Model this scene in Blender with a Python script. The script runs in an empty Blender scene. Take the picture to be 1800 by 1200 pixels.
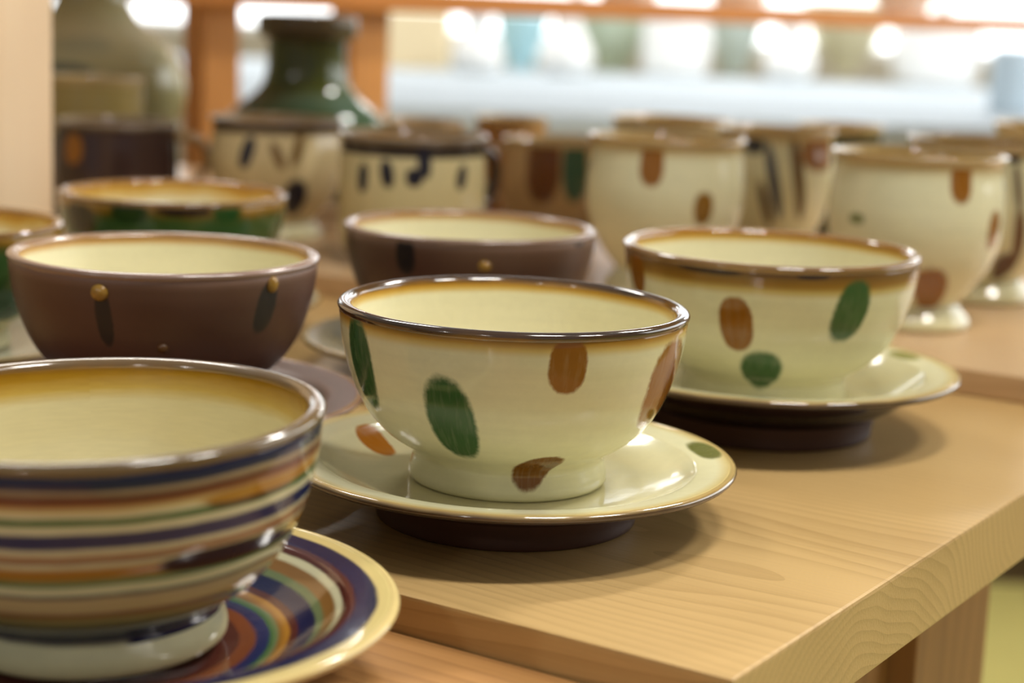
import bpy, math, random
import numpy as np
from mathutils import Matrix, Vector
random.seed(4)
S = bpy.context.scene
COL = S.collection
PI = math.pi

# ------------------------------------------------------------------ camera
F_PX, PITCH, ROLL, CAM_H = 3200.0, math.radians(10.6), math.radians(2.4), 0.1772
fwd = Vector((0, math.cos(PITCH), -math.sin(PITCH)))
upv = Vector((0, math.sin(PITCH), math.cos(PITCH)))
rgt = Vector((1, 0, 0))
cr = rgt * math.cos(ROLL) + upv * math.sin(ROLL)
cu = -rgt * math.sin(ROLL) + upv * math.cos(ROLL)
cam_d = bpy.data.cameras.new('camera')
cam = bpy.data.objects.new('camera', cam_d)
COL.objects.link(cam)
cam_d.sensor_width = 36.0
cam_d.lens = 36.0 * F_PX / 1800.0
CAMP = Vector((0, 0, CAM_H))
M = Matrix((cr, cu, -fwd)).transposed().to_4x4()
M.translation = CAMP
cam.matrix_world = M
cam_d.clip_start = 0.02
cam_d.dof.use_dof = True
cam_d.dof.focus_distance = 0.585
cam_d.dof.aperture_fstop = 7.2
S.camera = cam

# ------------------------------------------------------------------ world, lights, exposure
W = bpy.data.worlds.new('world')
S.world = W
W.use_nodes = True
bg = W.node_tree.nodes['Background']
bg.inputs[0].default_value = (1.0, 0.98, 0.93, 1)
bg.inputs[1].default_value = 0.23

def area(name, loc, target, sx, sy, power, col=(1, 1, 1)):
    d = bpy.data.lights.new(name, 'AREA')
    d.shape = 'RECTANGLE'
    d.size, d.size_y, d.energy, d.color = sx, sy, power, col
    o = bpy.data.objects.new(name, d)
    COL.objects.link(o)
    o.location = loc
    o.rotation_euler = (Vector(target) - Vector(loc)).to_track_quat('-Z', 'Y').to_euler()
    return o
S.view_settings.view_transform = 'Standard'
S.view_settings.look = 'None'
S.view_settings.gamma = 1.0
S.view_settings.use_curve_mapping = False
S.view_settings.exposure = 0.14

# ------------------------------------------------------------------ helpers
def lin(c):
    r = []
    for x in c[:3]:
        x = x / 255.0
        r.append(x / 12.92 if x <= 0.04045 else ((x + 0.055) / 1.055) ** 2.4)
    return (*r, 1.0)

def ray(u, v):
    x, y = (u - 900.0) / F_PX, (v - 600.0) / F_PX
    return fwd + cr * x - cu * y

def at_plane(u, v, z):
    r = ray(u, v)
    return CAMP + r * ((z - CAM_H) / r.z)

def at_depth(u, v, t):
    return CAMP + ray(u, v) * t

class NT:
    def __init__(s, name):
        s.m = bpy.data.materials.new(name)
        s.m.use_nodes = True
        s.t = s.m.node_tree
        s.b = s.t.nodes['Principled BSDF']
    def n(s, typ, **kw):
        nd = s.t.nodes.new(typ)
        for k, v in kw.items():
            setattr(nd, k, v)
        return nd
    def link(s, a, b):
        s.t.links.new(a, b)
    def put(s, sock, v):
        if hasattr(v, 'is_linked'):
            s.link(v, sock)
        elif v is not None:
            sock.default_value = v
    def math(s, op, a, b=None, c=None, clamp=False):
        nd = s.n('ShaderNodeMath', operation=op, use_clamp=clamp)
        s.put(nd.inputs[0], a); s.put(nd.inputs[1], b)
        if c is not None: s.put(nd.inputs[2], c)
        return nd.outputs[0]
    def mix(s, f, a, b):
        nd = s.n('ShaderNodeMix', data_type='RGBA')
        s.put(nd.inputs[0], f); s.put(nd.inputs[6], a); s.put(nd.inputs[7], b)
        return nd.outputs[2]
    def ramp(s, f, stops, interp='LINEAR'):
        nd = s.n('ShaderNodeValToRGB')
        cr_ = nd.color_ramp
        cr_.interpolation = interp
        stops = sorted(stops, key=lambda q: q[0])[:32]
        while len(cr_.elements) < len(stops):
            cr_.elements.new(0.5)
        for e, (p, c) in zip(cr_.elements, stops):
            e.position = min(max(p, 0), 1)
            e.color = c
        s.put(nd.inputs[0], f)
        return nd.outputs[0]
    def noise(s, vec, scale, detail=3, rough=0.55):
        nd = s.n('ShaderNodeTexNoise')
        nd.inputs['Scale'].default_value = scale
        nd.inputs['Detail'].default_value = detail
        nd.inputs['Roughness'].default_value = rough
        if vec is not None: s.link(vec, nd.inputs['Vector'])
        return nd.outputs['Fac']
    def mapping(s, vec, scale=(1, 1, 1), loc=(0, 0, 0)):
        nd = s.n('ShaderNodeMapping')
        nd.inputs['Scale'].default_value = scale
        nd.inputs['Location'].default_value = loc
        s.link(vec, nd.inputs['Vector'])
        return nd.outputs[0]

CREAM = lin((222, 218, 180))
CREAM_IN = lin((226, 221, 186))
OCHRE = lin((172, 118, 20))
DARK_RIM = lin((70, 44, 22))
BROWN_SPOT = lin((140, 88, 20))
GREEN_SPOT = lin((56, 92, 50))

def ceramic(name, stops, spots=(), rough=0.12, wob=0.006, ring=0.0, bump=0.15, mott=0.10, clay=False, ior=1.5):
    """glazed ware.  UV.x runs round the pot, UV.y from foot (0) over the rim (1) to the well (2).
    stops: (v, colour) bands;  spots: (u, v, half_u, half_v, colour, softness, shear) brush dabs"""
    q = NT(name)
    uv = q.n('ShaderNodeUVMap').outputs[0]
    obj = q.n('ShaderNodeTexCoord').outputs['Object']
    sep = q.n('ShaderNodeSeparateXYZ'); q.link(uv, sep.inputs[0])
    U, V = sep.outputs[0], sep.outputs[1]
    n1 = q.noise(obj, 38, 2)
    dv = q.math('MULTIPLY', q.math('SUBTRACT', n1, 0.5), wob * 2)
    vv = q.math('MULTIPLY', q.math('ADD', V, dv), 0.5)
    base = q.ramp(vv, [(p / 2, c) for p, c in stops])
    nf = q.noise(obj, 260, 3, 0.6)
    nl = q.noise(q.mapping(obj, (30, 30, 420)), 1.0, 2)
    var = q.math('ADD', q.math('MULTIPLY', nf, 0.5), q.math('MULTIPLY', nl, 0.5))
    k = q.math('ADD', q.math('MULTIPLY', var, mott * 2), 1.0 - mott)
    nb = q.noise(obj, 420, 2)
    for (u0, v0, hu, hv, colr, soft, shear) in spots:
        dv_ = q.math('DIVIDE', q.math('SUBTRACT', V, v0), hv)
        du_ = q.math('DIVIDE', q.math('SUBTRACT', U, u0), hu)
        if shear: du_ = q.math('ADD', du_, q.math('MULTIPLY', dv_, shear))
        d = q.math('ADD', q.math('POWER', q.math('ABSOLUTE', du_), 2.4), q.math('POWER', q.math('ABSOLUTE', dv_), 2.4))
        d = q.math('ADD', d, q.math('MULTIPLY', q.math('SUBTRACT', n1, 0.5), 0.5))
        d = q.math('ADD', d, q.math('MULTIPLY', q.math('SUBTRACT', nb, 0.5), 0.35))
        mr = q.n('ShaderNodeMapRange', interpolation_type='SMOOTHSTEP')
        mr.inputs['From Min'].default_value = 1.0 + soft
        mr.inputs['From Max'].default_value = 1.0 - soft
        q.link(d, mr.inputs['Value'])
        streak = q.noise(q.mapping(uv, (160, 6, 1)), 1.0, 2)
        a = q.math('MULTIPLY', mr.outputs[0], q.math('ADD', q.math('MULTIPLY', streak, 0.30), 0.84, clamp=True))
        base = q.mix(a, base, colr)
    fin = q.n('ShaderNodeMix', data_type='RGBA', blend_type='MULTIPLY')
    fin.inputs[0].default_value = 1.0
    q.link(base, fin.inputs[6])
    cmb = q.n('ShaderNodeCombineXYZ')
    for i in range(3): q.link(k, cmb.inputs[i])
    q.link(cmb.outputs[0], fin.inputs[7])
    q.link(fin.outputs[2], q.b.inputs['Base Color'])
    q.b.inputs['Roughness'].default_value = rough
    q.b.inputs['IOR'].default_value = ior
    bp = q.n('ShaderNodeBump')
    bp.inputs['Strength'].default_value = bump
    bp.inputs['Distance'].default_value = 0.0006
    hgt = q.math('ADD', q.noise(obj, 90, 2), q.math('MULTIPLY', q.noise(q.mapping(obj, (20, 20, 300)), 1.0, 1), 0.5))
    if clay: hgt = q.math('ADD', hgt, q.math('MULTIPLY', nf, 0.8))
    q.link(hgt, bp.inputs['Height'])
    q.link(bp.outputs[0], q.b.inputs['Normal'])
    return q.m

def plain(name, c, rough=0.5, emit=0.0, var=0.08, scale=30, metal=0.0):
    q = NT(name)
    obj = q.n('ShaderNodeTexCoord').outputs['Object']
    n_ = q.noise(obj, scale, 3)
    a = tuple(min(1, x * (1 - var)) for x in c[:3]) + (1,)
    b = tuple(min(1, x * (1 + var)) for x in c[:3]) + (1,)
    q.link(q.mix(n_, a, b), q.b.inputs['Base Color'])
    q.b.inputs['Roughness'].default_value = rough
    q.b.inputs['Metallic'].default_value = metal
    if emit:
        q.b.inputs['Emission Color'].default_value = c
        q.b.inputs['Emission Strength'].default_value = emit
    return q.m

def wood(name, light, dark, pith=(0.0, 0.05, -0.16), freq=230, rough=0.42, axis=0, seed=0.0, contrast=1.0):
    """growth rings round a pith line along the local `axis`, plus pores and fine fibre"""
    q = NT(name)
    obj = q.n('ShaderNodeTexCoord').outputs['Object']
    if axis == 2:
        sw = q.n('ShaderNodeSeparateXYZ'); q.link(obj, sw.inputs[0])
        cb = q.n('ShaderNodeCombineXYZ')
        q.link(sw.outputs[2], cb.inputs[0]); q.link(sw.outputs[1], cb.inputs[1]); q.link(sw.outputs[0], cb.inputs[2])
        obj = cb.outputs[0]
    obj = q.mapping(obj, (1, 1, 1), (seed, seed * 0.37, 0))
    sep = q.n('ShaderNodeSeparateXYZ'); q.link(obj, sep.inputs[0])
    warp = q.noise(q.mapping(obj, (3.0, 10, 10)), 1.0, 2)
    wv = q.math('MULTIPLY', q.math('SUBTRACT', warp, 0.5), 0.05)
    y = q.math('SUBTRACT', sep.outputs[1], pith[1]); z = q.math('SUBTRACT', sep.outputs[2], pith[2])
    r = q.math('SQRT', q.math('ADD', q.math('MULTIPLY', y, y), q.math('MULTIPLY', z, z)))
    r = q.math('ADD', r, wv)
    ph = q.math('FRACT', q.math('MULTIPLY', r, freq))
    ringv = q.math('POWER', ph, 2.2)
    fib = q.noise(q.mapping(obj, (14, 900, 900)), 1.0, 3)
    blot = q.noise(q.mapping(obj, (5, 16, 16)), 1.0, 3)
    f = q.math('ADD', q.math('MULTIPLY', ringv, 0.42 * contrast), q.math('MULTIPLY', q.math('SUBTRACT', fib, 0.5), 0.5 * contrast))
    f = q.math('ADD', f, q.math('MULTIPLY', q.math('SUBTRACT', blot, 0.45), 0.7 * contrast), clamp=True)
    c = q.mix(f, light, dark)
    q.link(c, q.b.inputs['Base Color'])
    q.b.inputs['Roughness'].default_value = rough
    bp = q.n('ShaderNodeBump'); bp.inputs['Strength'].default_value = 0.25; bp.inputs['Distance'].default_value = 0.0006
    q.link(q.math('ADD', fib, q.math('MULTIPLY', ringv, 0.5)), bp.inputs['Height'])
    q.link(bp.outputs[0], q.b.inputs['Normal'])
    return q.m

def mesh_obj(name, verts, faces, mat, parent=None, smooth=True, uvs=None):
    me = bpy.data.meshes.new(name)
    me.from_pydata(verts, [], faces)
    if uvs is not None:
        lay = me.uv_layers.new(name='UVMap')
        i = 0
        for f in uvs:
            for c in f:
                lay.data[i].uv = c
                i += 1
    if smooth:
        me.polygons.foreach_set('use_smooth', [True] * len(me.polygons))
    me.materials.append(mat)
    me.update()
    o = bpy.data.objects.new(name, me)
    COL.objects.link(o)
    if parent: o.parent = parent
    return o

def empty(name, loc, rz=0.0, tilt=(0, 0)):
    o = bpy.data.objects.new(name, None)
    COL.objects.link(o)
    o.location = loc
    o.rotation_euler = (tilt[0], tilt[1], rz)
    o.empty_display_size = 0.02
    return o

def tag(o, label, cat, group=None):
    o['label'] = label
    o['category'] = cat
    if group: o['group'] = group
    return o

def struct(o, label=None):
    o['kind'] = 'structure'
    if label: o['label'] = label
    return o

def spline(pts, sub):
    """Catmull-Rom through (r, z, v) control points"""
    P = [np.array(p, float) for p in pts]
    P = [2 * P[0] - P[1]] + P + [2 * P[-1] - P[-2]]
    out = []
    for i in range(1, len(P) - 2):
        for k in range(sub):
            t = k / sub
            a, b, c, d = P[i - 1], P[i], P[i + 1], P[i + 2]
            out.append(0.5 * ((2 * b) + (c - a) * t + (2 * a - 5 * b + 4 * c - d) * t * t + (3 * b - a - 3 * c + d) * t ** 3))
    out.append(P[-2])
    return [(max(p[0], 0.0), p[1], p[2]) for p in out]

def with_v(pts, v0, v1):
    """give each (r, z) point a v by its arc length between v0 and v1"""
    L = [0.0]
    for a, b in zip(pts, pts[1:]):
        L.append(L[-1] + math.hypot(b[0] - a[0], b[1] - a[1]))
    return [(r, z, v0 + (v1 - v0) * l / L[-1]) for (r, z), l in zip(pts, L)]

def lathe(name, prof, mat, parent=None, seg=128, wob=0.004, ph=0.0, cap_start=False):
    """prof: (r, z, v).  theta = 0 looks towards local -Y, u = 0.5 there, u grows to the viewer's right"""
    V, Fc, UV = [], [], []
    n = len(prof)
    for i in range(seg):
        u = i / seg
        th = (u - 0.5) * 2 * PI
        w = 1 + wob * (math.sin(2 * th + ph) * 0.6 + 0.4 * math.sin(3 * th + 1.7 * ph))
        wz = 1 + wob * 0.7 * math.sin(th * 2 + 2.1 * ph + 0.5)
        for (r, z, v) in prof:
            V.append((math.sin(th) * r * w, -math.cos(th) * r * w, z * wz))
    for i in range(seg):
        j = (i + 1) % seg
        u0, u1 = i / seg, (i + 1) / seg
        for k in range(n - 1):
            a, b, c, d = i * n + k, j * n + k, j * n + k + 1, i * n + k + 1
            va, vb = prof[k][2], prof[k + 1][2]
            if prof[k + 1][0] < 1e-6:
                Fc.append((a, b, d)); UV.append(((u0, va), (u1, va), (u0, vb)))
            elif prof[k][0] < 1e-6:
                Fc.append((a, c, d)); UV.append(((u0, va), (u1, vb), (u0, vb)))
            else:
                Fc.append((a, b, c, d)); UV.append(((u0, va), (u1, va), (u1, vb), (u0, vb)))
    return mesh_obj(name, V, Fc, mat, parent, True, UV)

def tube(name, pts, rad, mat, parent=None, seg=14, flat=1.0, side=Vector((1, 0, 0))):
    """tapered strap along a polyline; rad may be a list; flat squeezes it across `side`"""
    pts = [Vector(p) for p in pts]
    n = len(pts)
    if not isinstance(rad, (list, tuple)): rad = [rad] * n
    V, Fc, UV = [], [], []
    for i, p in enumerate(pts):
        t = (pts[min(i + 1, n - 1)] - pts[max(i - 1, 0)]).normalized()
        s = side - t * side.dot(t)
        s.normalize()
        b = t.cross(s)
        for k in range(seg):
            a = 2 * PI * k / seg
            V.append(p + s * math.cos(a) * rad[i] + b * math.sin(a) * rad[i] * flat)
    for i in range(n - 1):
        for k in range(seg):
            k2 = (k + 1) % seg
            Fc.append((i * seg + k, i * seg + k2, (i + 1) * seg + k2, (i + 1) * seg + k))
            UV.append(((k / seg, 0.6),) * 4)
    Fc.append(tuple(range(seg))[::-1]); UV.append(((0.5, 0.6),) * seg)
    Fc.append(tuple((n - 1) * seg + k for k in range(seg))); UV.append(((0.5, 0.6),) * seg)
    return mesh_obj(name, V, Fc, mat, parent, True, UV)

def box(name, lo, hi, mat, parent=None, bevel=0.0015, rough_edge=0.0):
    import bmesh
    bm = bmesh.new()
    bmesh.ops.create_cube(bm, size=1)
    for v in bm.verts:
        v.co = Vector([lo[i] if v.co[i] < 0 else hi[i] for i in range(3)])
    if bevel:
        bmesh.ops.bevel(bm, geom=list(bm.edges), offset=bevel, segments=2, affect='EDGES', profile=0.7)
    me = bpy.data.meshes.new(name)
    bm.to_mesh(me); bm.free()
    me.materials.append(mat)
    o = bpy.data.objects.new(name, me)
    COL.objects.link(o)
    if parent: o.parent = parent
    return o

def face_cam(x, y):
    """z rotation that turns local -Y to the camera"""
    return math.atan2(-(x - CAMP.x), (y - CAMP.y))

# ------------------------------------------------------------------ pots: profiles (bowl of 0.12 m, saucer to match, mug of 0.095 m)
FOOT = [(0.031, 0.0005), (0.0325, 0.0), (0.0342, 0.0012), (0.0345, 0.0035), (0.0338, 0.0065), (0.0334, 0.0085)]
BODY_OUT = [(0.0334, 0.0080), (0.0335, 0.0098), (0.0355, 0.0122), (0.0425, 0.0168), (0.0495, 0.0243), (0.0550, 0.0352), (0.0586, 0.0480), (0.0600, 0.0592)]
LIP = [(0.0596, 0.0588), (0.0603, 0.0597), (0.0605, 0.0608), (0.0598, 0.0617), (0.0583, 0.0621), (0.0567, 0.0616), (0.0557, 0.0603), (0.0560, 0.0586)]
BODY_IN = [(0.0558, 0.0600), (0.0556, 0.0587), (0.0547, 0.050), (0.0520, 0.0365), (0.047, 0.0255), (0.038, 0.0175), (0.022, 0.0128), (0.0, 0.0118)]
S_FOOT = [(0.0405, 0.0008), (0.042, 0.0), (0.0447, 0.0), (0.0456, 0.0012), (0.0460, 0.005), (0.0470, 0.0092)]
S_OUT = [(0.036, 0.0078), (0.043, 0.0082), (0.051, 0.0098), (0.062, 0.0128), (0.074, 0.0160), (0.0786, 0.0176)]
S_LIP = [(0.0782, 0.0174), (0.0794, 0.0184), (0.0796, 0.0194), (0.0788, 0.0202), (0.0776, 0.0203), (0.0768, 0.0198)]
S_IN = [(0.0776, 0.0202), (0.072, 0.0196), (0.0665, 0.0188), (0.0645, 0.0180), (0.060, 0.0160), (0.052, 0.0140), (0.042, 0.0134), (0.020, 0.0133), (0.0, 0.0133)]
SAUCER_WELL = 0.0135
M_FOOT = [(0.031, 0.0005), (0.0325, 0.0), (0.0340, 0.0012), (0.0337, 0.0040), (0.0300, 0.0090), (0.0268, 0.0130)]
M_OUT = [(0.0262, 0.0126), (0.0290, 0.0152), (0.0352, 0.0230), (0.0425, 0.0350), (0.0466, 0.0480), (0.0479, 0.0600), (0.0471, 0.0720), (0.0457, 0.0820), (0.0456, 0.0880)]
M_LIP = [(0.0455, 0.0875), (0.0466, 0.0900), (0.0475, 0.0915), (0.0472, 0.0927), (0.0460, 0.0928), (0.0446, 0.0912), (0.0441, 0.0898), (0.0446, 0.0886)]
M_IN = [(0.0440, 0.0892), (0.0430, 0.0820), (0.0442, 0.0640), (0.036, 0.034), (0.02, 0.019), (0.0, 0.0175)]

def scaled(pts, s, sz=None):
    sz = s if sz is None else sz
    return [(r * s, z * sz) for r, z in pts]

class Pot:
    """places a lathed thing and converts photo pixels on its surface to its (u, v)"""
    def __init__(s, x, y, z, sc, tilt=(0, 0), szr=1.0, spin=0.0):
        s.loc = Vector((x, y, z)); s.sc = sc; s.szr = szr
        s.rz = face_cam(x, y) + spin
        s.M = Matrix.Translation(s.loc) @ Matrix.Rotation(s.rz, 4, 'Z') @ Matrix.Rotation(tilt[1], 4, 'Y') @ Matrix.Rotation(tilt[0], 4, 'X')
        s.tilt = tilt
    def root(s, name):
        o = bpy.data.objects.new(name, None)
        COL.objects.link(o)
        o.matrix_world = s.M
        o.empty_display_size = 0.02
        return o
    def local_ray(s, u, v):
        Mi = s.M.inverted()
        return Mi @ CAMP, (Mi.to_3x3() @ ray(u, v))
    def outer(s, prof, u, v):
        """(u, v) on an outer wall given as (r, z, v) rising in z"""
        o, d = s.local_ray(u, v)
        zs = np.array([p[1] for p in prof]); rs = np.array([p[0] for p in prof]); vs = np.array([p[2] for p in prof])
        t0 = (s.loc - CAMP).length - 0.12
        best = None
        for t in np.linspace(t0, t0 + 0.16, 1600):
            p = o + d * float(t)
            out = max(float(zs[0]) - .004 - p.z, p.z - float(zs[-1]) - .004, 0.0)
            g = math.hypot(p.x, p.y) - float(np.interp(p.z, zs, rs))
            a = abs(g) + 4 * out
            if best is None or a < best[0]:
                best = (a, p.copy())
            if g <= 0 and out == 0: break
        p = best[1]
        th = math.atan2(p.x, -p.y)
        return th / (2 * PI) + 0.5, float(np.interp(p.z, zs, vs))
    def inner(s, prof, u, v):
        """(u, v) on a shallow inner surface given as (r, z, v) falling in r"""
        o, d = s.local_ray(u, v)
        q = sorted(prof, key=lambda k: k[0])
        rs = [k[0] for k in q]; zs = [k[1] for k in q]; vs = [k[2] for k in q]
        z = zs[-1]
        for _ in range(40):
            t = (z - o.z) / d.z
            p = o + d * t
            z = 0.5 * z + 0.5 * float(np.interp(math.hypot(p.x, p.y), rs, zs))
        th = math.atan2(p.x, -p.y)
        return th / (2 * PI) + 0.5, float(np.interp(math.hypot(p.x, p.y), rs, vs))
    def spot(s, prof, cx, cy, hx, hy, colr, soft=0.25, shear=0.0, where='outer'):
        f = s.outer if where == 'outer' else s.inner
        u0, v0 = f(prof, cx, cy)
        ua, _ = f(prof, cx - hx, cy); ub, _ = f(prof, cx + hx, cy)
        _, va = f(prof, cx, cy - hy); _, vb = f(prof, cx, cy + hy)
        return (u0, v0, 1.1 * max(abs(ub - ua) / 2, 0.004), 1.1 * max(abs(va - vb) / 2, 0.01), colr, soft, shear)

def solve(u, v, w, k, z0):
    """rim centre pixel and rim width in pixels -> distance at which a pot of rim height k*D stands on z0"""
    r = ray(u, v)
    t = (CAM_H - z0) / (k * w / F_PX - r.z)
    return CAMP + r * t, w * t / F_PX

SUB = 5
def bowl_profiles(s):
    return dict(foot=with_v(scaled(FOOT, s), 0.0, 0.12), out=spline(with_v(scaled(BODY_OUT, s), 0.12, 0.955), SUB),
                lip=spline(with_v(scaled(LIP, s), 0.945, 1.05), 4), inn=spline(with_v(scaled(BODY_IN, s), 1.04, 2.0), SUB))
def saucer_profiles(s, deep=0.0):
    """deep: extra height of the edge, as on a dish with a rising wall"""
    def dp(pts):
        return [(r, z + deep * min(1.0, max(0.0, (r - 0.044) / 0.022)) ** 1.3) for r, z in pts]
    return dict(foot=with_v(scaled(S_FOOT, s), 0.0, 0.12), out=spline(with_v(scaled(dp(S_OUT), s), 0.12, 0.955), SUB),
                lip=spline(with_v(scaled(dp(S_LIP), s), 0.95, 1.05), 4), inn=spline(with_v(scaled(dp(S_IN), s), 1.04, 2.0), SUB))
def mug_profiles(s, sz=None):
    return dict(foot=with_v(scaled(M_FOOT, s, sz), 0.0, 0.12), out=spline(with_v(scaled(M_OUT, s, sz), 0.12, 0.955), SUB),
                lip=spline(with_v(scaled(M_LIP, s, sz), 0.945, 1.05), 4), inn=spline(with_v(scaled(M_IN, s, sz), 1.04, 2.0), SUB))

def build(pot, name, P, mats, seg=128, ph=0.0, wob=0.004, body='body', foot='foot_ring', lip='rim'):
    root = pot.root(name)
    mb, mf, ml = mats
    lathe(body, P['out'] + [(P['lip'][3][0] - 0.0006, P['out'][-1][1] + 0.0006, 1.0)] + P['inn'], mb, root, seg, wob, ph)
    ft = P['foot']
    cap = [(0.0, ft[0][1] + 0.0015, 0.0), (ft[0][0] * 0.9, ft[0][1] + 0.0015, 0.0)]
    lathe(foot, cap + spline(ft, 4), mf, root, seg, wob, ph)
    lathe(lip, P['lip'], ml, root, seg, wob, ph)
    return root

# ------------------------------------------------------------------ the display stand and its boards
E1 = Vector((-0.842, 0.539, 0)).normalized()      # along the boards, away to the left
NB = Vector((-E1.y, E1.x, 0)) * -1                # across the boards, away from the camera
if NB.y < 0: NB = -NB
CORNER = at_plane(1290, 1195, 0.0)
ANG = math.atan2(-E1.y, -E1.x)                    # local +x = -E1 (towards the right-hand end)
STEP_B, STEP_C = -0.012, 0.013
FLOOR_Z = -0.74
stand = empty('display_stand', (CORNER.x, CORNER.y, FLOOR_Z), ANG)
stand['label'] = 'stepped wooden display stand carrying the bowls and mugs'
stand['category'] = 'display stand'
OFF = -FLOOR_Z
W_LIGHT, W_DARK = lin((204, 169, 112)), lin((144, 106, 56))
M_BOARD = wood('wood_board', W_LIGHT, W_DARK, pith=(0, 0.10, OFF - 0.10), freq=260, contrast=0.75, rough=0.36)
M_BOARD2 = wood('wood_board_low', lin((190, 140, 84)), lin((138, 92, 46)), pith=(0, -0.3, OFF - 0.12), freq=120, seed=1.3)
M_BOARD3 = wood('wood_board_high', lin((212, 178, 136)), lin((170, 130, 88)), pith=(0, 0.75, OFF - 0.15), freq=240, seed=2.1, contrast=0.7, rough=0.3)
M_LEG = wood('wood_leg', lin((168, 122, 72)), lin((112, 74, 38)), pith=(-0.3, 0.1, -0.2), freq=60, axis=2, rough=0.55)
M_POST = wood('wood_post', lin((250, 222, 184)), lin((232, 192, 148)), pith=(0.2, 0.05, -0.12), freq=70, axis=2, contrast=0.7)
# upper shelf implied by the upright, added unseen above the picture to shade mugs
# local axes: +x to the right-hand end, +y across towards the back
def bd(lo, hi, m, bevel=0.0012):
    return box('shelf_board', (lo[0], lo[1], lo[2] + OFF), (hi[0], hi[1], hi[2] + OFF), m, stand, bevel)
W_A = 0.412
bd((-1.6, 0.0, -0.028), (0.0, W_A + 0.05, 0.0), M_BOARD)
bd((-1.6, -0.34, -0.028 + STEP_B), (0.0, -0.0006, STEP_B), M_BOARD2)
bd((-1.6, W_A, 0.0004), (0.0 + 0.02, W_A + 0.42, STEP_C), M_BOARD3)
bd((-1.6, W_A + 0.05, 0.345), (0.02, W_A + 0.42, 0.37), M_BOARD3)

ex, ey = -E1, NB                                   # local x and y of the stand in the world
def plane_hit(u, v, point, normal):
    r = ray(u, v)
    return CAMP + r * ((Vector(point) - CAMP).dot(normal) / r.dot(normal))
LEGX = -0.05
hit = plane_hit(1738, 1080, CORNER + ex * LEGX, ex)
leg_y = (hit - CORNER).dot(ey)
box('leg', (LEGX - 0.05, leg_y - 0.095, 0.0), (LEGX, leg_y, OFF - 0.0285), M_LEG, stand, 0.002)
box('leg', (LEGX - 0.05, -0.30, 0.0), (LEGX, -0.205, OFF - 0.0412), M_LEG, stand, 0.002)
box('leg', (-1.5, leg_y - 0.095, 0.0), (-1.45, leg_y, OFF - 0.0285), M_LEG, stand, 0.002)
box('side_panel', (LEGX - 0.03, -0.2045, OFF - 0.55), (LEGX - 0.012, leg_y - 0.0955, OFF - 0.0415), M_LEG, stand, 0.001)

# broad upright on the left, standing on the middle board
pr = at_depth(93, 200, 1.02)
upright_loc = pr - CORNER
px_, py_ = upright_loc.dot(ex), upright_loc.dot(ey)
box('upright', (px_ - 0.024, py_ - 0.22, OFF + 0.0003), (px_, py_, OFF + 0.3445), M_POST, stand, 0.002)

# ------------------------------------------------------------------ bowls with saucers on the two lower boards
K_BOWL = 0.6275
def ware(u, v, w, z0, tilt=(0, 0)):
    c, D = solve(u, v, w, K_BOWL, z0)
    s = D / 0.12
    return c, s, Pot(c.x, c.y, z0 + SAUCER_WELL * s, s, tilt), Pot(c.x, c.y, z0 + 0.0002, s, (tilt[0] * 0.7, tilt[1] * 0.7))

CLAY = lin((82, 52, 40)); CLAY_D = lin((60, 38, 30)); CLAY_RIM = lin((126, 98, 84))
BLACKBROWN = lin((52, 34, 28))
M_DARKFOOT = ceramic('dark_brown_foot_clay', [(0, lin((70, 42, 32))), (2, lin((62, 38, 28)))], rough=0.5, clay=True)
M_CREAMFOOT_PLAIN = ceramic('cream_foot_glaze', [(0, lin((205, 192, 140))), (0.1, CREAM), (2, CREAM)])
M_LIPDARK = ceramic('dark_amber_lip_glaze', [(0.94, lin((150, 110, 40))), (0.96, lin((74, 48, 24))), (0.985, lin((46, 32, 22))), (1.02, lin((66, 46, 28))), (1.05, OCHRE)], rough=0.10, wob=0.03, ior=1.85)
M_LIPOCHRE = ceramic('amber_lip_glaze', [(0.94, lin((168, 128, 60))), (0.97, lin((120, 86, 44))), (1.0, lin((150, 118, 80))), (1.03, lin((150, 104, 40))), (1.05, OCHRE)], rough=0.10, wob=0.03, ior=1.85)
M_LIPCLAY = ceramic('brown_clay_lip', [(0.94, CLAY_RIM), (1.0, lin((140, 112, 96))), (1.03, lin((150, 112, 62))), (1.05, lin((176, 124, 50)))], rough=0.22, wob=0.02, ior=1.85)

IN_STOPS = [(1.035, lin((144, 96, 18))), (1.05, lin((176, 130, 36))), (1.065, lin((206, 174, 96))), (1.085, CREAM_IN), (2.0, lin((230, 218, 172)))]
CUP_STOPS = [(0.0, CREAM), (0.885, CREAM), (0.915, lin((208, 184, 116))), (0.94, lin((176, 132, 44))), (0.96, lin((130, 90, 30))), (1.0, DARK_RIM)] + IN_STOPS
CUP2_STOPS = [(0.0, CREAM), (0.82, CREAM), (0.86, lin((196, 170, 96))), (0.885, lin((150, 112, 44))), (0.955, lin((112, 80, 40))), (1.0, DARK_RIM)] + IN_STOPS
SAUCER_STOPS = [(0.0, BLACKBROWN), (0.94, lin((44, 30, 26))), (0.985, lin((60, 42, 30))), (1.015, lin((190, 160, 92))), (1.04, lin((206, 182, 116))), (1.10, CREAM), (2.0, lin((212, 200, 152)))]
M_SLIP = ceramic('saucer_lip_glaze', [(0.95, lin((50, 36, 28))), (0.99, lin((70, 48, 32))), (1.015, lin((176, 148, 92))), (1.05, lin((212, 190, 128)))], rough=0.10, wob=0.02, ior=1.85)

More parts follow.
